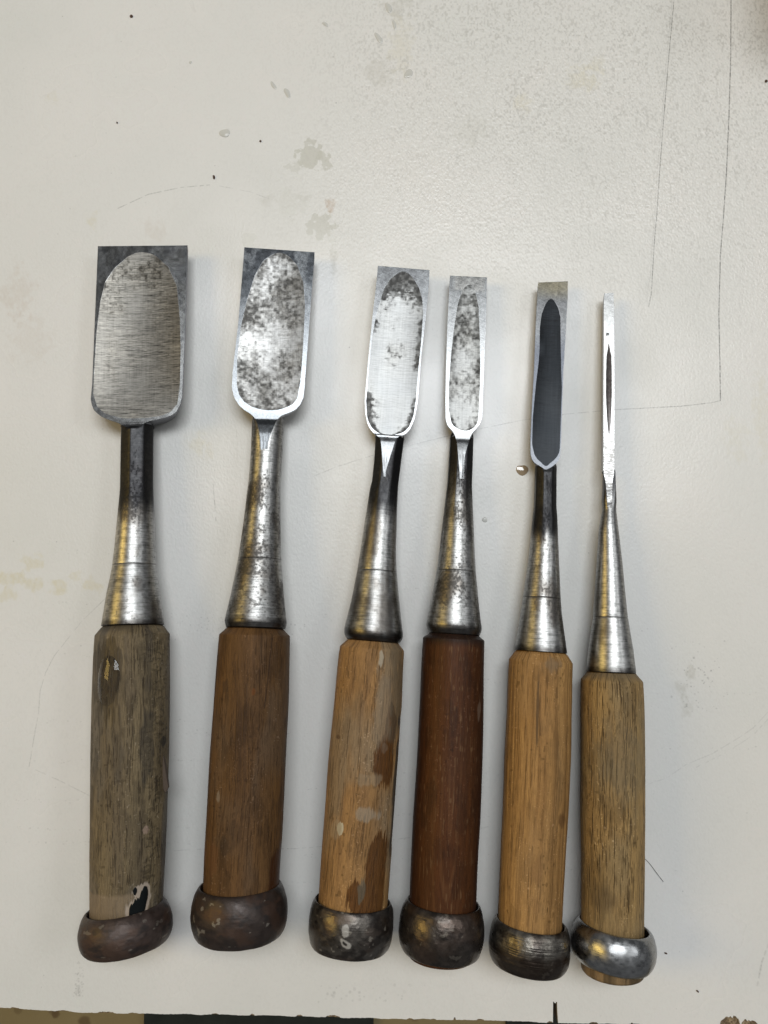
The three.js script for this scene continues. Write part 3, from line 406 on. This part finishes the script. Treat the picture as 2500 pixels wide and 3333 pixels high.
  const cutTube = weldSeam(sheet(shankRows.map((s, i) => Array.from({ length: SEG + 1 }, (_, j) => {
    const a = ang(j); let r = (s > neckTop ? Math.min(nr0(neckTop), radius(s) + 0.3) : radius(s)) - (i === shankRows.length - 1 ? 0.10 + (n === 5 ? 1.1 * smooth(0.55, 0.25, Math.abs(a - 1.6)) : 0) : 0), top = s > endFlat ? flatY(s) - (s > neckTop ? 0.03 + 0.8 * Math.min(1.6, s - neckTop) : 0.03) : 99;
    if (n !== 1 && n !== 5) { const w8 = Math.PI / 8, b = (((a + 0.12 + (n === 0 ? 0 : 0.25)) % (2 * w8)) + 2 * w8) % (2 * w8) - w8; r *= lerp(1, 1.02 * Math.cos(w8) / Math.cos(b), 0.9 * smooth(116, 134, s)); }
    let y = r * Math.cos(a); const low = s > neckTop ? -Math.max(1, nr0(neckTop) - (s - neckTop) * 0.8) : -99; if (y < low) y = low;
    const sq = n === 5 ? smooth(126, 138, s) : 0, pw = (v) => Math.sign(v) * Math.pow(Math.abs(v), 1 - 0.65 * sq);
    if (sq) y = lerp(r, Math.max(r, T.U + 0.3), sq) * pw(Math.cos(a));
    return [nc(s) + r * pw(Math.sin(a)), Math.min(y, top), -s]; })), (i, j) => [j / SEG, (shankRows[i] - ss0) / (ss1 - ss0)], true), SEG + 1);
  part('shank', cutTube, steelM);
  const fr = soft(curve(T.fer, 2), 0.35), fc = soft(curve(T.fer, 1), 2);
  const fRows = [line - 0.03, line - 0.13]; for (let s = line - 0.8; s > fEnd + 0.05; s -= 0.5) fRows.push(s); fRows.push(fEnd, fEnd - 0.01);
  part('ferrule', tube(fRows, (s, i, a) => i === 0 ? fr(s) - 0.10 - (n === 5 ? 1.1 * smooth(0.55, 0.25, Math.abs(a - 1.6)) : 0) : i === fRows.length - 1 ? fr(s) * 0.5 : fr(s), fc, ss0, ss1), steelM);

  // ---- handle
  const hr_ = curve(T.hnd, 2), hc = soft(curve(T.hnd, 1), 6), h0 = T.hnd[0][0], h1 = T.hnd[1][0], butt = n === 3 ? -T.hl / 2 - 0.9 : n === 5 ? -T.hl / 2 - 2.6 : -T.hl / 2 + 1.2;
  const rEnd = hr_(0), ringR = (s) => s < 6 ? rEnd : soft(hr_, s < h1 - 4 && s > 9 ? 3 : 0.18)(s);
  const C = T.hnd.length ? 2 * Math.PI * rEnd : 0;
  const wood = paint(600, 1200, (u, v) => {
    const s = lerp(butt - 1, h0 + 1, v), a = (u - 0.5) * 2 * Math.PI, x = a * rEnd, q = Math.sin(a - lean), vis = Math.cos(a - lean) > 0, t = (h0 - s) / (h0 - 5); // t: 0 at the ferrule, 1 at the hoop
    const drift = 2.2 * (fbm(s * 0.028, x * 0.05, S + 30, 3) - 0.5) + 0.03 * s * (n === 0 ? 0.5 : n === 2 ? -0.8 : n === 1 ? 0.9 : 0.1);
    const X = x + drift, big = fbm(X * 0.16, s * 0.022, S + 31, 4), mid = fbm(X * 0.75, s * 0.05, S + 32, 4), fib = noise(X * 6, s * 0.5, S + 33), fib2 = 0.5 * noise(X * 11, s * 1.1, S + 34) + 0.5 * noise(x * 5, s * 3.2, S + 49);
    let band = 0.5 + 0.5 * Math.sin(X * (K.wood === 'gold' ? 2.6 : 1.5) + 5 * (fbm(X * 0.3, s * 0.02, S + 35, 2) - 0.5) * 3);
    if (K.wood === 'red') { const d = Math.hypot(x * 1.0 - (q > -9 ? lean * rEnd + 0.8 : 0), Math.max(0, (30 - s) * 0.12)); band = 0.5 + 0.5 * Math.sin(d * 3 + 4 * big - s * 0.04); }
    let c = mix3(K.a, K.b, clamp(0.06 + 0.5 * mid * band + 1.1 * (big - 0.42)));
    c = mix3(c, K.grey, clamp(smooth(0.42, 0.7, fbm(x * 0.12, s * 0.04, S + 36, 4)) * (n === 0 ? 1 : 0.7)));
    c = c.map((w) => w * (0.70 + 0.30 * fib + 0.30 * fib2));
    const pf = n === 0 ? 4.6 : n === 5 ? 5.2 : 3.8, pz = 0.7 * noise(X * pf, s * (n === 0 ? 0.3 : n === 4 ? 0.1 : 0.17) + 19 * hash(Math.floor(X * pf), 1, S), S + 37) + 0.3 * noise(X * 9, s * 0.5, S + 47), pore = K.pores * smooth(0.58, 0.76, pz) * (0.3 + 0.7 * smooth(0.25, 0.6, K.wood === 'gold' ? band : noise(X * 0.6, s * 0.02, S + 38) + 0.15));
    c = mix3(c, [K.b[0] * 0.22, K.b[1] * 0.2, K.b[2] * 0.2], clamp(pore * 0.95));
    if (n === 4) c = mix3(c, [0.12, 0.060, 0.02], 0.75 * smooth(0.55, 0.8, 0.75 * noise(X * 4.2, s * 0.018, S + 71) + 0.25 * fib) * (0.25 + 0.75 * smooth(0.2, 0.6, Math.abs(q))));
    if (n === 3) c = mix3(c, [0.19, 0.078, 0.026], 0.4 * smooth(0.6, 0.98, band) * smooth(0.62, 0.3, Math.abs(q)) * smooth(0.35, 0.55, t));
    const ray = K.wood === 'red' ? smooth(0.80, 0.92, noise(X * 3.4, s * 0.35, S + 39)) * 0.4 : 0; c = mix3(c, [0.30, 0.17, 0.08], ray);
    c = mix3(c, [c[0] * 0.35, c[1] * 0.35, c[2] * 0.38], 0.75 * smooth(0.52, 0.7, fbm(x * 0.35, s * 0.13, S + 40, 4)) * (n === 2 || n === 4 ? 0.3 : 0.55));
    let rough = 0.62 - 0.1 * (mid - 0.5) - (n === 3 ? 0.12 : 0), h = 0.6 - 0.5 * clamp(pore) + 0.12 * (fib - 0.5);
    const dust = smooth(0.84, 0.95, noise(x * 2.7 + 5, s * 2.7, S + 61)) * smooth(0.4, 0.7, noise(x * 0.3, s * 0.1, S + 62)); c = mix3(c, [c[0] * 1.7 + 0.03, c[1] * 1.75 + 0.03, c[2] * 1.9 + 0.03], dust * 0.8);
    const nick = smooth(0.80, 0.9, noise(x * 1.6 + 2, s * 0.9, S + 63)) * smooth(0.5, 0.7, noise(x * 0.25, s * 0.07, S + 64)); c = mix3(c, [c[0] * 0.5, c[1] * 0.48, c[2] * 0.45], nick * 0.7);
    if (n === 0) { const curl = smooth(0.1, 0.5, q) * smooth(0.55, 0.8, noise(x * 0.9 + noise(s * 0.7, 3, S) * 2, s * 1.7 + 1.5 * noise(x * 1.2, s * 0.3, S + 65), S + 66)) * smooth(0.35, 0.6, noise(x * 0.3, s * 0.06, S + 67)); c = mix3(c, [c[0] * 0.55, c[1] * 0.55, c[2] * 0.55], curl * 0.7); h -= 0.3 * curl; }
    // stains, damage, darker ends and painted side shade, each with its own place: across q (-1 left rim, 1 right rim as it lies) and along t
    const wob = fbm(x * 0.5 + 3, s * 0.22, S + 41, 4) - 0.5, fw = noise(x * 3, s * 0.12, S + 44) - 0.5;
    const wq = 0.5 * (fbm(x * 0.22, s * 0.06, S + 45, 3) - 0.5), wt = 0.07 * (fbm(x * 0.2 + 8, s * 0.08, S + 46, 3) - 0.5) + 0.02 * (noise(x * 4, s * 0.05, S + 48) - 0.5);
    const blot = (q0, t0, rq, rt, ed = 0.2, wv = 1.2) => vis ? smooth(1 + ed, 1 - ed, Math.hypot((q + wq * Math.min(1, rq * 3) - q0) / rq, (t + wt * Math.min(1, rt * 8) - t0) / rt) + wob * wv * 1.3 + fw * 0.3) : 0;
    const dark = (k, col, gloss = 0) => { c = mix3(c, col, clamp(k)); rough -= gloss * clamp(k); };
    if (n === 0) {
      dark(0.75 * blot(-0.58, 0.19, 0.34, 0.155, 0.06, 0.25), [c[0] * 0.45, c[1] * 0.43, c[2] * 0.4], 0.25);
      dark(0.6 * blot(0.4, 0.44, 0.16, 0.12, 0.3), [0.045, 0.038, 0.03]); dark(0.7 * blot(0.85, 0.42, 0.09, 0.02), [0.02, 0.017, 0.013]);
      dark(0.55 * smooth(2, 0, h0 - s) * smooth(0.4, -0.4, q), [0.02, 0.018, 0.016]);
      dark(0.5 * blot(0.42, 0.115, 0.1, 0.12, 0.3), [0.06, 0.048, 0.035]);
      const lab = smooth(0.915, 0.927, t + 0.012 * (wob) - 0.02 * smooth(0.1, 0.5, q)) * smooth(0.62, 0.56, q + 0.1 * wob) ; dark(0.6 * lab, [0.25, 0.185, 0.12]);
      const chip = Math.max(blot(0.28, 0.975, 0.20, 0.033, 0.05, 0.55), blot(0.44, 0.945, 0.10, 0.038, 0.05, 0.5), blot(0.20, 0.915, 0.06, 0.014, 0.05, 0.8)); const rim = Math.max(blot(0.28, 0.978, 0.27, 0.044, 0.08, 0.6), blot(0.42, 0.945, 0.17, 0.05, 0.08, 0.6), blot(0.24, 0.918, 0.12, 0.02, 0.08, 0.8));
      dark(0.85 * rim, [0.42, 0.34, 0.27]); dark(chip, [0.008, 0.010, 0.010], 0.45); h = lerp(h, 0.95, rim); h = lerp(h, 0.15, chip);
      dark(0.6 * blot(0.42, 0.715, 0.08, 0.012, 0.2), [0.36, 0.25, 0.19]);
    }
    if (n === 1) {
      dark(0.85 * blot(0.88, 0.925, 0.2, 0.10, 0.08, 0.6), [0.055, 0.02, 0.008], 0.25); dark(0.5 * blot(-0.72, 0.22, 0.12, 0.03), [0.05, 0.028, 0.014]); dark(0.45 * blot(-0.45, 0.8, 0.1, 0.03), [0.04, 0.025, 0.014]);
      dark(0.7 * blot(0.02, 0.235, 0.05, 0.013), [0.16, 0.055, 0.012]); dark(0.5 * blot(-0.7, 0.63, 0.05, 0.02), [0.3, 0.24, 0.17]); dark(0.5 * blot(-0.72, 0.86, 0.18, 0.05), [0.16, 0.07, 0.025]);
      const ln = Math.abs(q - 0.42 + 0.55 * (t - 0.12)); dark(t > 0.03 && t < 0.3 && vis ? 0.8 * smooth(0.02, 0.0, ln) : 0, [0.02, 0.012, 0.008]);
    }
    if (n === 2) {
      const d1 = Math.max(blot(0.50, 0.42, 0.30, 0.115, 0.06, 0.4), blot(0.60, 0.33, 0.2, 0.09, 0.08, 0.4)); dark(0.9 * d1, mix3([0.115, 0.044, 0.010], [0.035, 0.013, 0.004], fib), 0.25);
      const d2 = Math.max(blot(0.58, 0.83, 0.30, 0.13, 0.05, 0.35), blot(0.2, 0.935, 0.42, 0.062, 0.05, 0.35), blot(0.5, 0.95, 0.4, 0.06, 0.06, 0.3)); dark(0.9 * d2, mix3([0.12, 0.048, 0.012], [0.035, 0.013, 0.004], fib), 0.25);
      dark(0.75 * blot(0.2, 0.905, 0.11, 0.05, 0.08, 0.7), [0.10, 0.085, 0.06]); dark(0.5 * blot(0.5, 0.395, 0.10, 0.02, 0.2, 1), [0.15, 0.10, 0.065]);
      dark(0.5 * blot(0.35, 0.235, 0.25, 0.13, 0.3, 1), [0.22, 0.17, 0.115]); dark(0.55 * blot(0.8, 0.2, 0.22, 0.22, 0.3, 1), [0.09, 0.07, 0.045]);
      dark(0.8 * blot(0.93, 0.55, 0.06, 0.25, 0.2, 0.8), [0.03, 0.028, 0.025]); dark(0.45 * blot(0.22, 0.64, 0.24, 0.02, 0.3, 1.6), [0.30, 0.26, 0.20]); dark(0.85 * blot(-0.52, 0.70, 0.09, 0.022, 0.08, 0.6), [0.45, 0.40, 0.28]); dark(0.5 * blot(-0.65, 0.705, 0.16, 0.033, 0.2, 0.7), [0.26, 0.19, 0.11]);
      dark(0.4 * blot(0.1, 0.51, 0.34, 0.018, 0.3, 1.6), [0.26, 0.20, 0.13]); dark(0.6 * blot(-0.75, 0.37, 0.05, 0.008, 0.2, 0.5), [0.05, 0.02, 0.01]); dark(0.6 * blot(0.25, 0.06, 0.07, 0.03, 0.15, 1), [0.4, 0.36, 0.28]);
    }
    if (n === 3) { dark(0.8 * smooth(4, 1, h0 - s), [0.016, 0.011, 0.009]); dark(0.6 * smooth(0.6, 0.95, Math.abs(q)), [0.03, 0.013, 0.009]); dark(0.5 * blot(0.85, 0.27, 0.05, 0.03, 0.2), [0.25, 0.17, 0.12]); }  // dark sides of this handle are shade painted into the wood
    if (n === 4) { dark(0.75 * blot(-0.05, 0.20, 0.045, 0.12, 0.25, 0.7), [0.06, 0.036, 0.018]); dark(0.6 * blot(0.3, 0.03, 0.3, 0.035, 0.3), [0.16, 0.11, 0.065]); dark(0.6 * blot(-0.1, 0.07, 0.1, 0.03, 0.15), [0.17, 0.09, 0.03]); dark(0.7 * blot(0.75, 0.6, 0.13, 0.03, 0.3), [0.085, 0.04, 0.014]); dark(0.45 * blot(0.15, 0.78, 0.14, 0.05, 0.1, 0.5), [0.20, 0.105, 0.04]); dark(0.4 * blot(0.15, 0.9, 0.12, 0.03, 0.1, 0.5), [0.20, 0.105, 0.04]); }
    if (n === 5) { dark(0.5 * blot(0.1, 0.33, 0.5, 0.14, 0.4), [0.13, 0.10, 0.06]); dark(0.5 * blot(-0.3, 0.87, 0.5, 0.05, 0.4), [0.09, 0.06, 0.03]); dark(0.7 * smooth(2.5, 0, h0 - s), [0.12, 0.09, 0.055]); dark(0.85 * smooth(-3, -6, s), mix3([0.05, 0.035, 0.02], [0.20, 0.13, 0.065], smooth(0.45, 0.6, big))); }
    dark(0.55 * smooth(4.5, 1, Math.abs(s - 5) + (s < 5 ? 0 : 2)), [c[0] * 0.5, c[1] * 0.48, c[2] * 0.45]);  // wood darker where it runs into the hoop
    return { c: c.map((w) => w * [0.92, 0.78, 1.04, 0.60, 1.14, 1.12][n]), r: rough, h, m: 0 };
  });
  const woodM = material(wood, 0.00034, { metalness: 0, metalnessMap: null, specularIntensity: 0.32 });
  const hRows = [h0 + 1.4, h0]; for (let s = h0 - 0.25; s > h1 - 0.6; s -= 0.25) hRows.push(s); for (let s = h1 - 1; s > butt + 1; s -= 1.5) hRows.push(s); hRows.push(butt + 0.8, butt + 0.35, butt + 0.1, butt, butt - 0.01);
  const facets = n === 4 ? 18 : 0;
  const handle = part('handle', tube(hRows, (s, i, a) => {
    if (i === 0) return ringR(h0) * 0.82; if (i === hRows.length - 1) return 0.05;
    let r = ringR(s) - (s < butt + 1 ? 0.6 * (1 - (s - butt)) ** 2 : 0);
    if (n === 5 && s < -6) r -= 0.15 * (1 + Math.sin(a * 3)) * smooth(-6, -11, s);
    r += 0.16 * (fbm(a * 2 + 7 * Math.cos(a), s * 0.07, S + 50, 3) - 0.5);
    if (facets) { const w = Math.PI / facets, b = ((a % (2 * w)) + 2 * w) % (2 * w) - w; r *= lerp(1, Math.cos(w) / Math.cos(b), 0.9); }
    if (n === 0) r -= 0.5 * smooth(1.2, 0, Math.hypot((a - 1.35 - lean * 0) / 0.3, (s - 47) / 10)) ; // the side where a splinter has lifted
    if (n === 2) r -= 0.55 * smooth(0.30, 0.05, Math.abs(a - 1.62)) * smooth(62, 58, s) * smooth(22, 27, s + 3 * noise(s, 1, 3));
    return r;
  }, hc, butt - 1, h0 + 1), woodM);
  if (n === 0) { // lifted splinter on its right side
    const g = new THREE.BufferGeometry(), y = 1.5, z = (s) => -s, pts = [[10.6, y + 1, z(48)], [10.7, y - 1, z(48)], [12.2, y + 0.7, z(38.6)], [12.2, y - 0.7, z(38.6)], [11.4, y + 0.7, z(37)], [11.4, y - 0.7, z(37)], [10.4, y + 1, z(39)], [10.4, y - 1, z(39)]];
    g.setAttribute('position', new THREE.Float32BufferAttribute(pts.flat().map((v) => v * MM), 3)); g.setIndex([0, 1, 2, 1, 3, 2, 2, 3, 4, 3, 5, 4, 0, 2, 6, 2, 4, 6, 1, 7, 3, 3, 7, 5, 4, 5, 6, 5, 7, 6, 0, 6, 1, 1, 6, 7]); 
    const g2 = g.toNonIndexed(); g2.computeVertexNormals(); part('splinter', g2, new THREE.MeshStandardMaterial({ color: new THREE.Color().setRGB(0.075, 0.05, 0.032), roughness: 0.8, side: THREE.DoubleSide }), root);
  }

  // ---- hoop
  const hoopT = paint(512, 160, (u, v) => {
    const big = fbm(u * 12, v * 3, S + 60, 4), fine = fbm(u * 60, v * 12, S + 61, 4), ring = noise(u * 10, v * 40, S + 62);
    let c = K.hoop.map((w) => w * (0.6 + 0.8 * fine)), m = K.hoopShine;
    c = mix3(c, [0.075, 0.04, 0.025], (n < 2 ? 0.55 : 0.3) * smooth(0.45, 0.65, big) * (n === 5 ? 0.1 : 1)); c = mix3(c, [0.025, 0.02, 0.018], 0.7 * smooth(0.52, 0.68, fbm(u * 20 + 3, v * 5, S + 63, 4)) * (n === 5 ? 0.12 : 1));
    if (n === 4) c = mix3(c, [0.045, 0.032, 0.024], smooth(0.62, 0.42, v)*0.8);
    const fl = smooth(0.735, 0.77, fbm(u * 34 + 9, v * 8, S + 64, 4)) * [0.25, 0.4, 0.4, 0.2, 0.1, 0.05][n]; c = mix3(c, [0.30, 0.27, 0.22], fl); m *= 1 - fl;
    if (n === 2) { const d = Math.hypot((u - 0.5) * 88 + 1.2, ((v - 0.36) * 14 + 0.3 * ((u - 0.5) * 88)) * 1.6) + 2.6 * (fbm(u * 40, v * 6, 5, 3) - 0.5), k = smooth(2.0, 1.2, d) * smooth(0.3, 0.8, d) + smooth(1.6, 0.9, Math.hypot((u - 0.487) * 88, (v - 0.66) * 10) + 2 * (fbm(u * 50, v * 7, 6, 3) - 0.5)); c = mix3(c, [0.36, 0.34, 0.31], 0.8 * k); m *= 1 - 0.8 * k; }
    return { c, r: K.hoopRough + 0.25 * (fine - 0.5) + 0.12 * fl + (big - 0.5) * 0.2, h: 0.5 + 0.3 * (fine - 0.5) + (n === 4 || n === 5 ? 0.2 : 0.05) * (ring - 0.5) + 0.4 * (big - 0.5), m };
  });
  const hm = material(hoopT, n === 5 ? 0.00005 : 0.00026);
  const ri = rEnd + (n === 5 ? 0.55 : n === 2 ? 0.3 : 0.12), prof = [], half = T.hl / 2;
  const HR_ = T.R * 0.985, rim = Math.min(T.R - 1, ri + 0.55);
  prof.push([ri, -half + 0.6], [ri, half - 0.5], [ri + 0.2, half - 0.1]);
  for (let k = 0; k <= 22; k++) { const p = Math.cos(Math.PI * k / 22); prof.push([rim - 0.05 + (HR_ - rim + 0.05) * Math.pow(1 - Math.pow(Math.abs(p + 0.08 * (1 - p * p)), 2.05), 0.66), half * p]); }
  prof.push([ri + 0.3, -half + 0.2], [ri, -half + 0.6]);
  const HS = 72; const rows2 = prof.map(([r, p]) => Array.from({ length: HS + 1 }, (_, j) => { const a = -Math.PI + 2 * Math.PI * j / HS, rr = r + (r > ri + 0.25 ? (n > 3 ? 0.35 : 0.6) * (fbm(Math.cos(a) * 3 + 5, Math.sin(a) * 3 + p * 0.22, S + 70, 3) - 0.5) : 0); return [rr * Math.sin(a), rr * Math.cos(a), -p]; }));
  const hg = weldSeam(sheet(rows2, (i, j) => [j / HS, (prof[i][1] + half) / T.hl], true), HS + 1);
  hg.applyMatrix4(new THREE.Matrix4().makeRotationY(T.hyaw * Math.PI / 180));
  part('hoop', hg, hm, root);
});

// ---------------------------------------------------------------- drops of water, crumbs, a hair
const water = new THREE.MeshPhysicalMaterial({ color: 0xffffff, roughness: 0.03, metalness: 0, transmission: 1, thickness: 0.001, ior: 1.33 });
const wetBoard = new THREE.MeshPhysicalMaterial({ color: new THREE.Color().setRGB(0.54, 0.53, 0.49), roughness: 0.05, ior: 1.33, specularIntensity: 1 }); // opaque: the board seen through a drop is painted into its colour
function drop(x, z, rx, rz, h, turn, label, mat = wetBoard, y = 0) {
  const P = []; for (let k = 0; k <= 12; k++) { const a = k / 12 * Math.PI / 2; P.push(new THREE.Vector2(Math.max(1e-5, Math.sin(a)), Math.cos(a) ** 1.2)); } P.push(new THREE.Vector2(1e-5, 0));
  const g = new THREE.LatheGeometry(P, 28); const p = g.attributes.position;
  for (let i = 0; i < p.count; i++) { const a = Math.atan2(p.getZ(i), p.getX(i)), k = 1 + 0.14 * Math.sin(2 * a + x) + 0.07 * Math.sin(3 * a + z); p.setXYZ(i, p.getX(i) * rx * k * MM, (p.getY(i) < 0.01 ? -0.00015 : p.getY(i) * h * 0.4 * MM + 0.00003), p.getZ(i) * rz * k * MM); }
  g.computeVertexNormals();
  const o = add('water_drop', g, mat, scene); o.position.set(x * MM, y * MM, z * MM); o.rotation.y = turn; return tag(o, label, 'water drop', 'water drops on the bench');
}
drop(-54.8, -159.2, 1.65, 1.65, 0.7, 0, 'round clear water drop on the white bench above the second widest chisel');
drop(-67.3, -185.4, 0.45, 0.6, 0.3, 0, 'tiny clear water drop near the top of the bench, left of the others');
drop(-33.5, -174, 0.95, 1.8, 0.5, 0.5, 'oval clear water drop, lower of a close pair on the upper bench');
drop(-38.3, -176.8, 0.7, 1.6, 0.4, 0.5, 'slim clear water drop, upper of a close pair on the upper bench');
drop(-1.9, -194.6, 1.0, 2.0, 0.5, 0.6, 'slanting water drop at the top middle of the bench');
drop(-20.5, -199.8, 0.7, 1.1, 0.4, 0.9, 'small water drop near the top edge, left of the trickle');
drop(1.6, -206, 0.9, 2.2, 0.5, 0.35, 'water trickle end at the very top of the bench');
drop(3.6, -199.6, 0.6, 1.6, 0.4, 0.3, 'thin water trickle just below the top of the bench');
drop(8.5, -181.2, 1.2, 2.0, 0.4, -0.4, 'flat water drop below the trickle in the upper middle of the bench');
drop(32.7, -25.5, 0.75, 1.0, 0.5, 0, 'small water drop on the bench between the fourth and fifth chisel shanks');
drop(-33.3, -106.8, 3.0, 1.2, 0.3, 0.1, 'shallow water drop lying in the hollow of the mottled second widest blade', water, 5.75);
delete scene.children[scene.children.length - 1].userData.group;
{ // the big drop on the grey handle: a lens that follows the round of the wood
  const T = TOOLS[0], rows = [], lens = (top) => { const R = []; for (let i = 0; i <= 20; i++) { const row = []; for (let j = 0; j <= 36; j++) { const rho = i / 20, f = j / 36 * 2 * Math.PI, k = rho * (1 + 0.06 * Math.sin(2 * f + 1)), a = -0.33 + 0.33 * k * Math.cos(f), s = 70.4 + 7.6 * k * Math.sin(f), r = top ? 11.35 + 0.75 * (1 - rho * rho) : lerp(10.6, 11.3, rho ** 6) ; row.push([r * Math.sin(a), r * Math.cos(a), -s]); } R.push(row); } return sheet(R, () => [0, 0], !top); };
  const g = mergeGeometries([lens(true), lens(false)]).applyMatrix4(new THREE.Matrix4().makeTranslation(0, T.R * MM, 0).multiply(new THREE.Matrix4().makeRotationX(-T.pitch * Math.PI / 180)));
  const o = add('water_drop', g, water, scene); o.position.set(T.pos[0] * MM, 0, T.pos[1] * MM); o.rotation.y = T.yaw * Math.PI / 180;
  tag(o, 'large oval water drop lying on the grey-brown handle of the widest chisel', 'water drop');
}
const rusty = new THREE.MeshPhysicalMaterial({ color: new THREE.Color().setRGB(0.30, 0.23, 0.15), roughness: 0.05, clearcoat: 1, clearcoatRoughness: 0.03 });
drop(45.2, -41.8, 1.75, 2.0, 0.6, 0.3, 'brown rusty drop on the bench left of the dark bladed chisel', rusty);
delete scene.children[scene.children.length - 1].userData.group;
{ // block added just beyond the top right corner to cast the dark corner shadow
  const s = new THREE.Shape(); s.moveTo(-0.03, -0.02); s.lineTo(0.03, -0.02); s.lineTo(0.03, 0.02); s.lineTo(-0.03, 0.02);
  const g = new THREE.ExtrudeGeometry(s, { depth: 0.08, bevelEnabled: true, bevelSize: 0.001, bevelThickness: 0.001, bevelSegments: 2 }); g.translate(0, 0.021, -0.04);
  const o = add('shadow_block', g, new THREE.MeshStandardMaterial({ color: new THREE.Color().setRGB(0.20, 0.14, 0.085), roughness: 0.8 }), scene); o.position.set(0.1662, 0, -0.236); o.rotation.y = 0.06;
  tag(o, 'brown block added beyond the top right corner of the bench to cast the corner shadow', 'shadow block');
}
const crumbM = new THREE.MeshStandardMaterial({ color: new THREE.Color().setRGB(0.075, 0.042, 0.028), roughness: 0.8 });
function crumb(x, z, a, b, turn, label) { const g = new THREE.IcosahedronGeometry(1, 1), p = g.attributes.position; for (let i = 0; i < p.count; i++) { const k = 0.8 + 0.4 * noise(p.getX(i) * 2 + x, p.getZ(i) * 2 + p.getY(i), 5); p.setXYZ(i, p.getX(i) * a * k * MM, p.getY(i) * 0.3 * k * MM, p.getZ(i) * b * k * MM); } g.computeVertexNormals(); const o = add('crumb', g, crumbM, scene); o.position.set(x * MM, 0.00022, z * MM); o.rotation.y = turn; tag(o, label, 'crumb'); }
crumb(-88.5, -202.7, 0.62, 0.55, 0, 'dark red-brown crumb by itself near the top left of the bench');
crumb(-58.1, -143.1, 0.42, 0.75, 0.2, 'dark brown crumb at the end of the dotted pencil arc');
crumb(-42.4, -156.2, 0.36, 0.36, 0, 'small dark crumb right of the round water drop');
crumb(-91.9, -163, 0.3, 0.3, 0, 'tiny dark crumb on the bench above the widest blade');
crumb(132.5, -178.3, 0.5, 0.5, 0, 'brown crumb at the right edge of the bench beyond the pencil lines');
crumb(95.3, 118.5, 0.5, 0.22, -0.7, 'thin dark crumb near the front edge at the lower right');
crumb(86.1, 107.6, 0.5, 0.25, -0.4, 'thin dark crumb right of the loose steel hoop');
{
  const c = new THREE.CatmullRomCurve3([[79.6, 79], [81, 80.2], [82.4, 81.7], [84, 83.9], [86.2, 86.8]].map(([x, z], i) => new THREE.Vector3(x * MM, 0.00012 + 0.0001 * (i % 2), z * MM)));
  tag(add('hair', new THREE.TubeGeometry(c, 24, 0.00007, 6), new THREE.MeshStandardMaterial({ color: 0x151210, roughness: 0.5 }), scene), 'short dark hair on the bench right of the narrowest chisel handle', 'hair');
}
renderer.render(scene, camera);
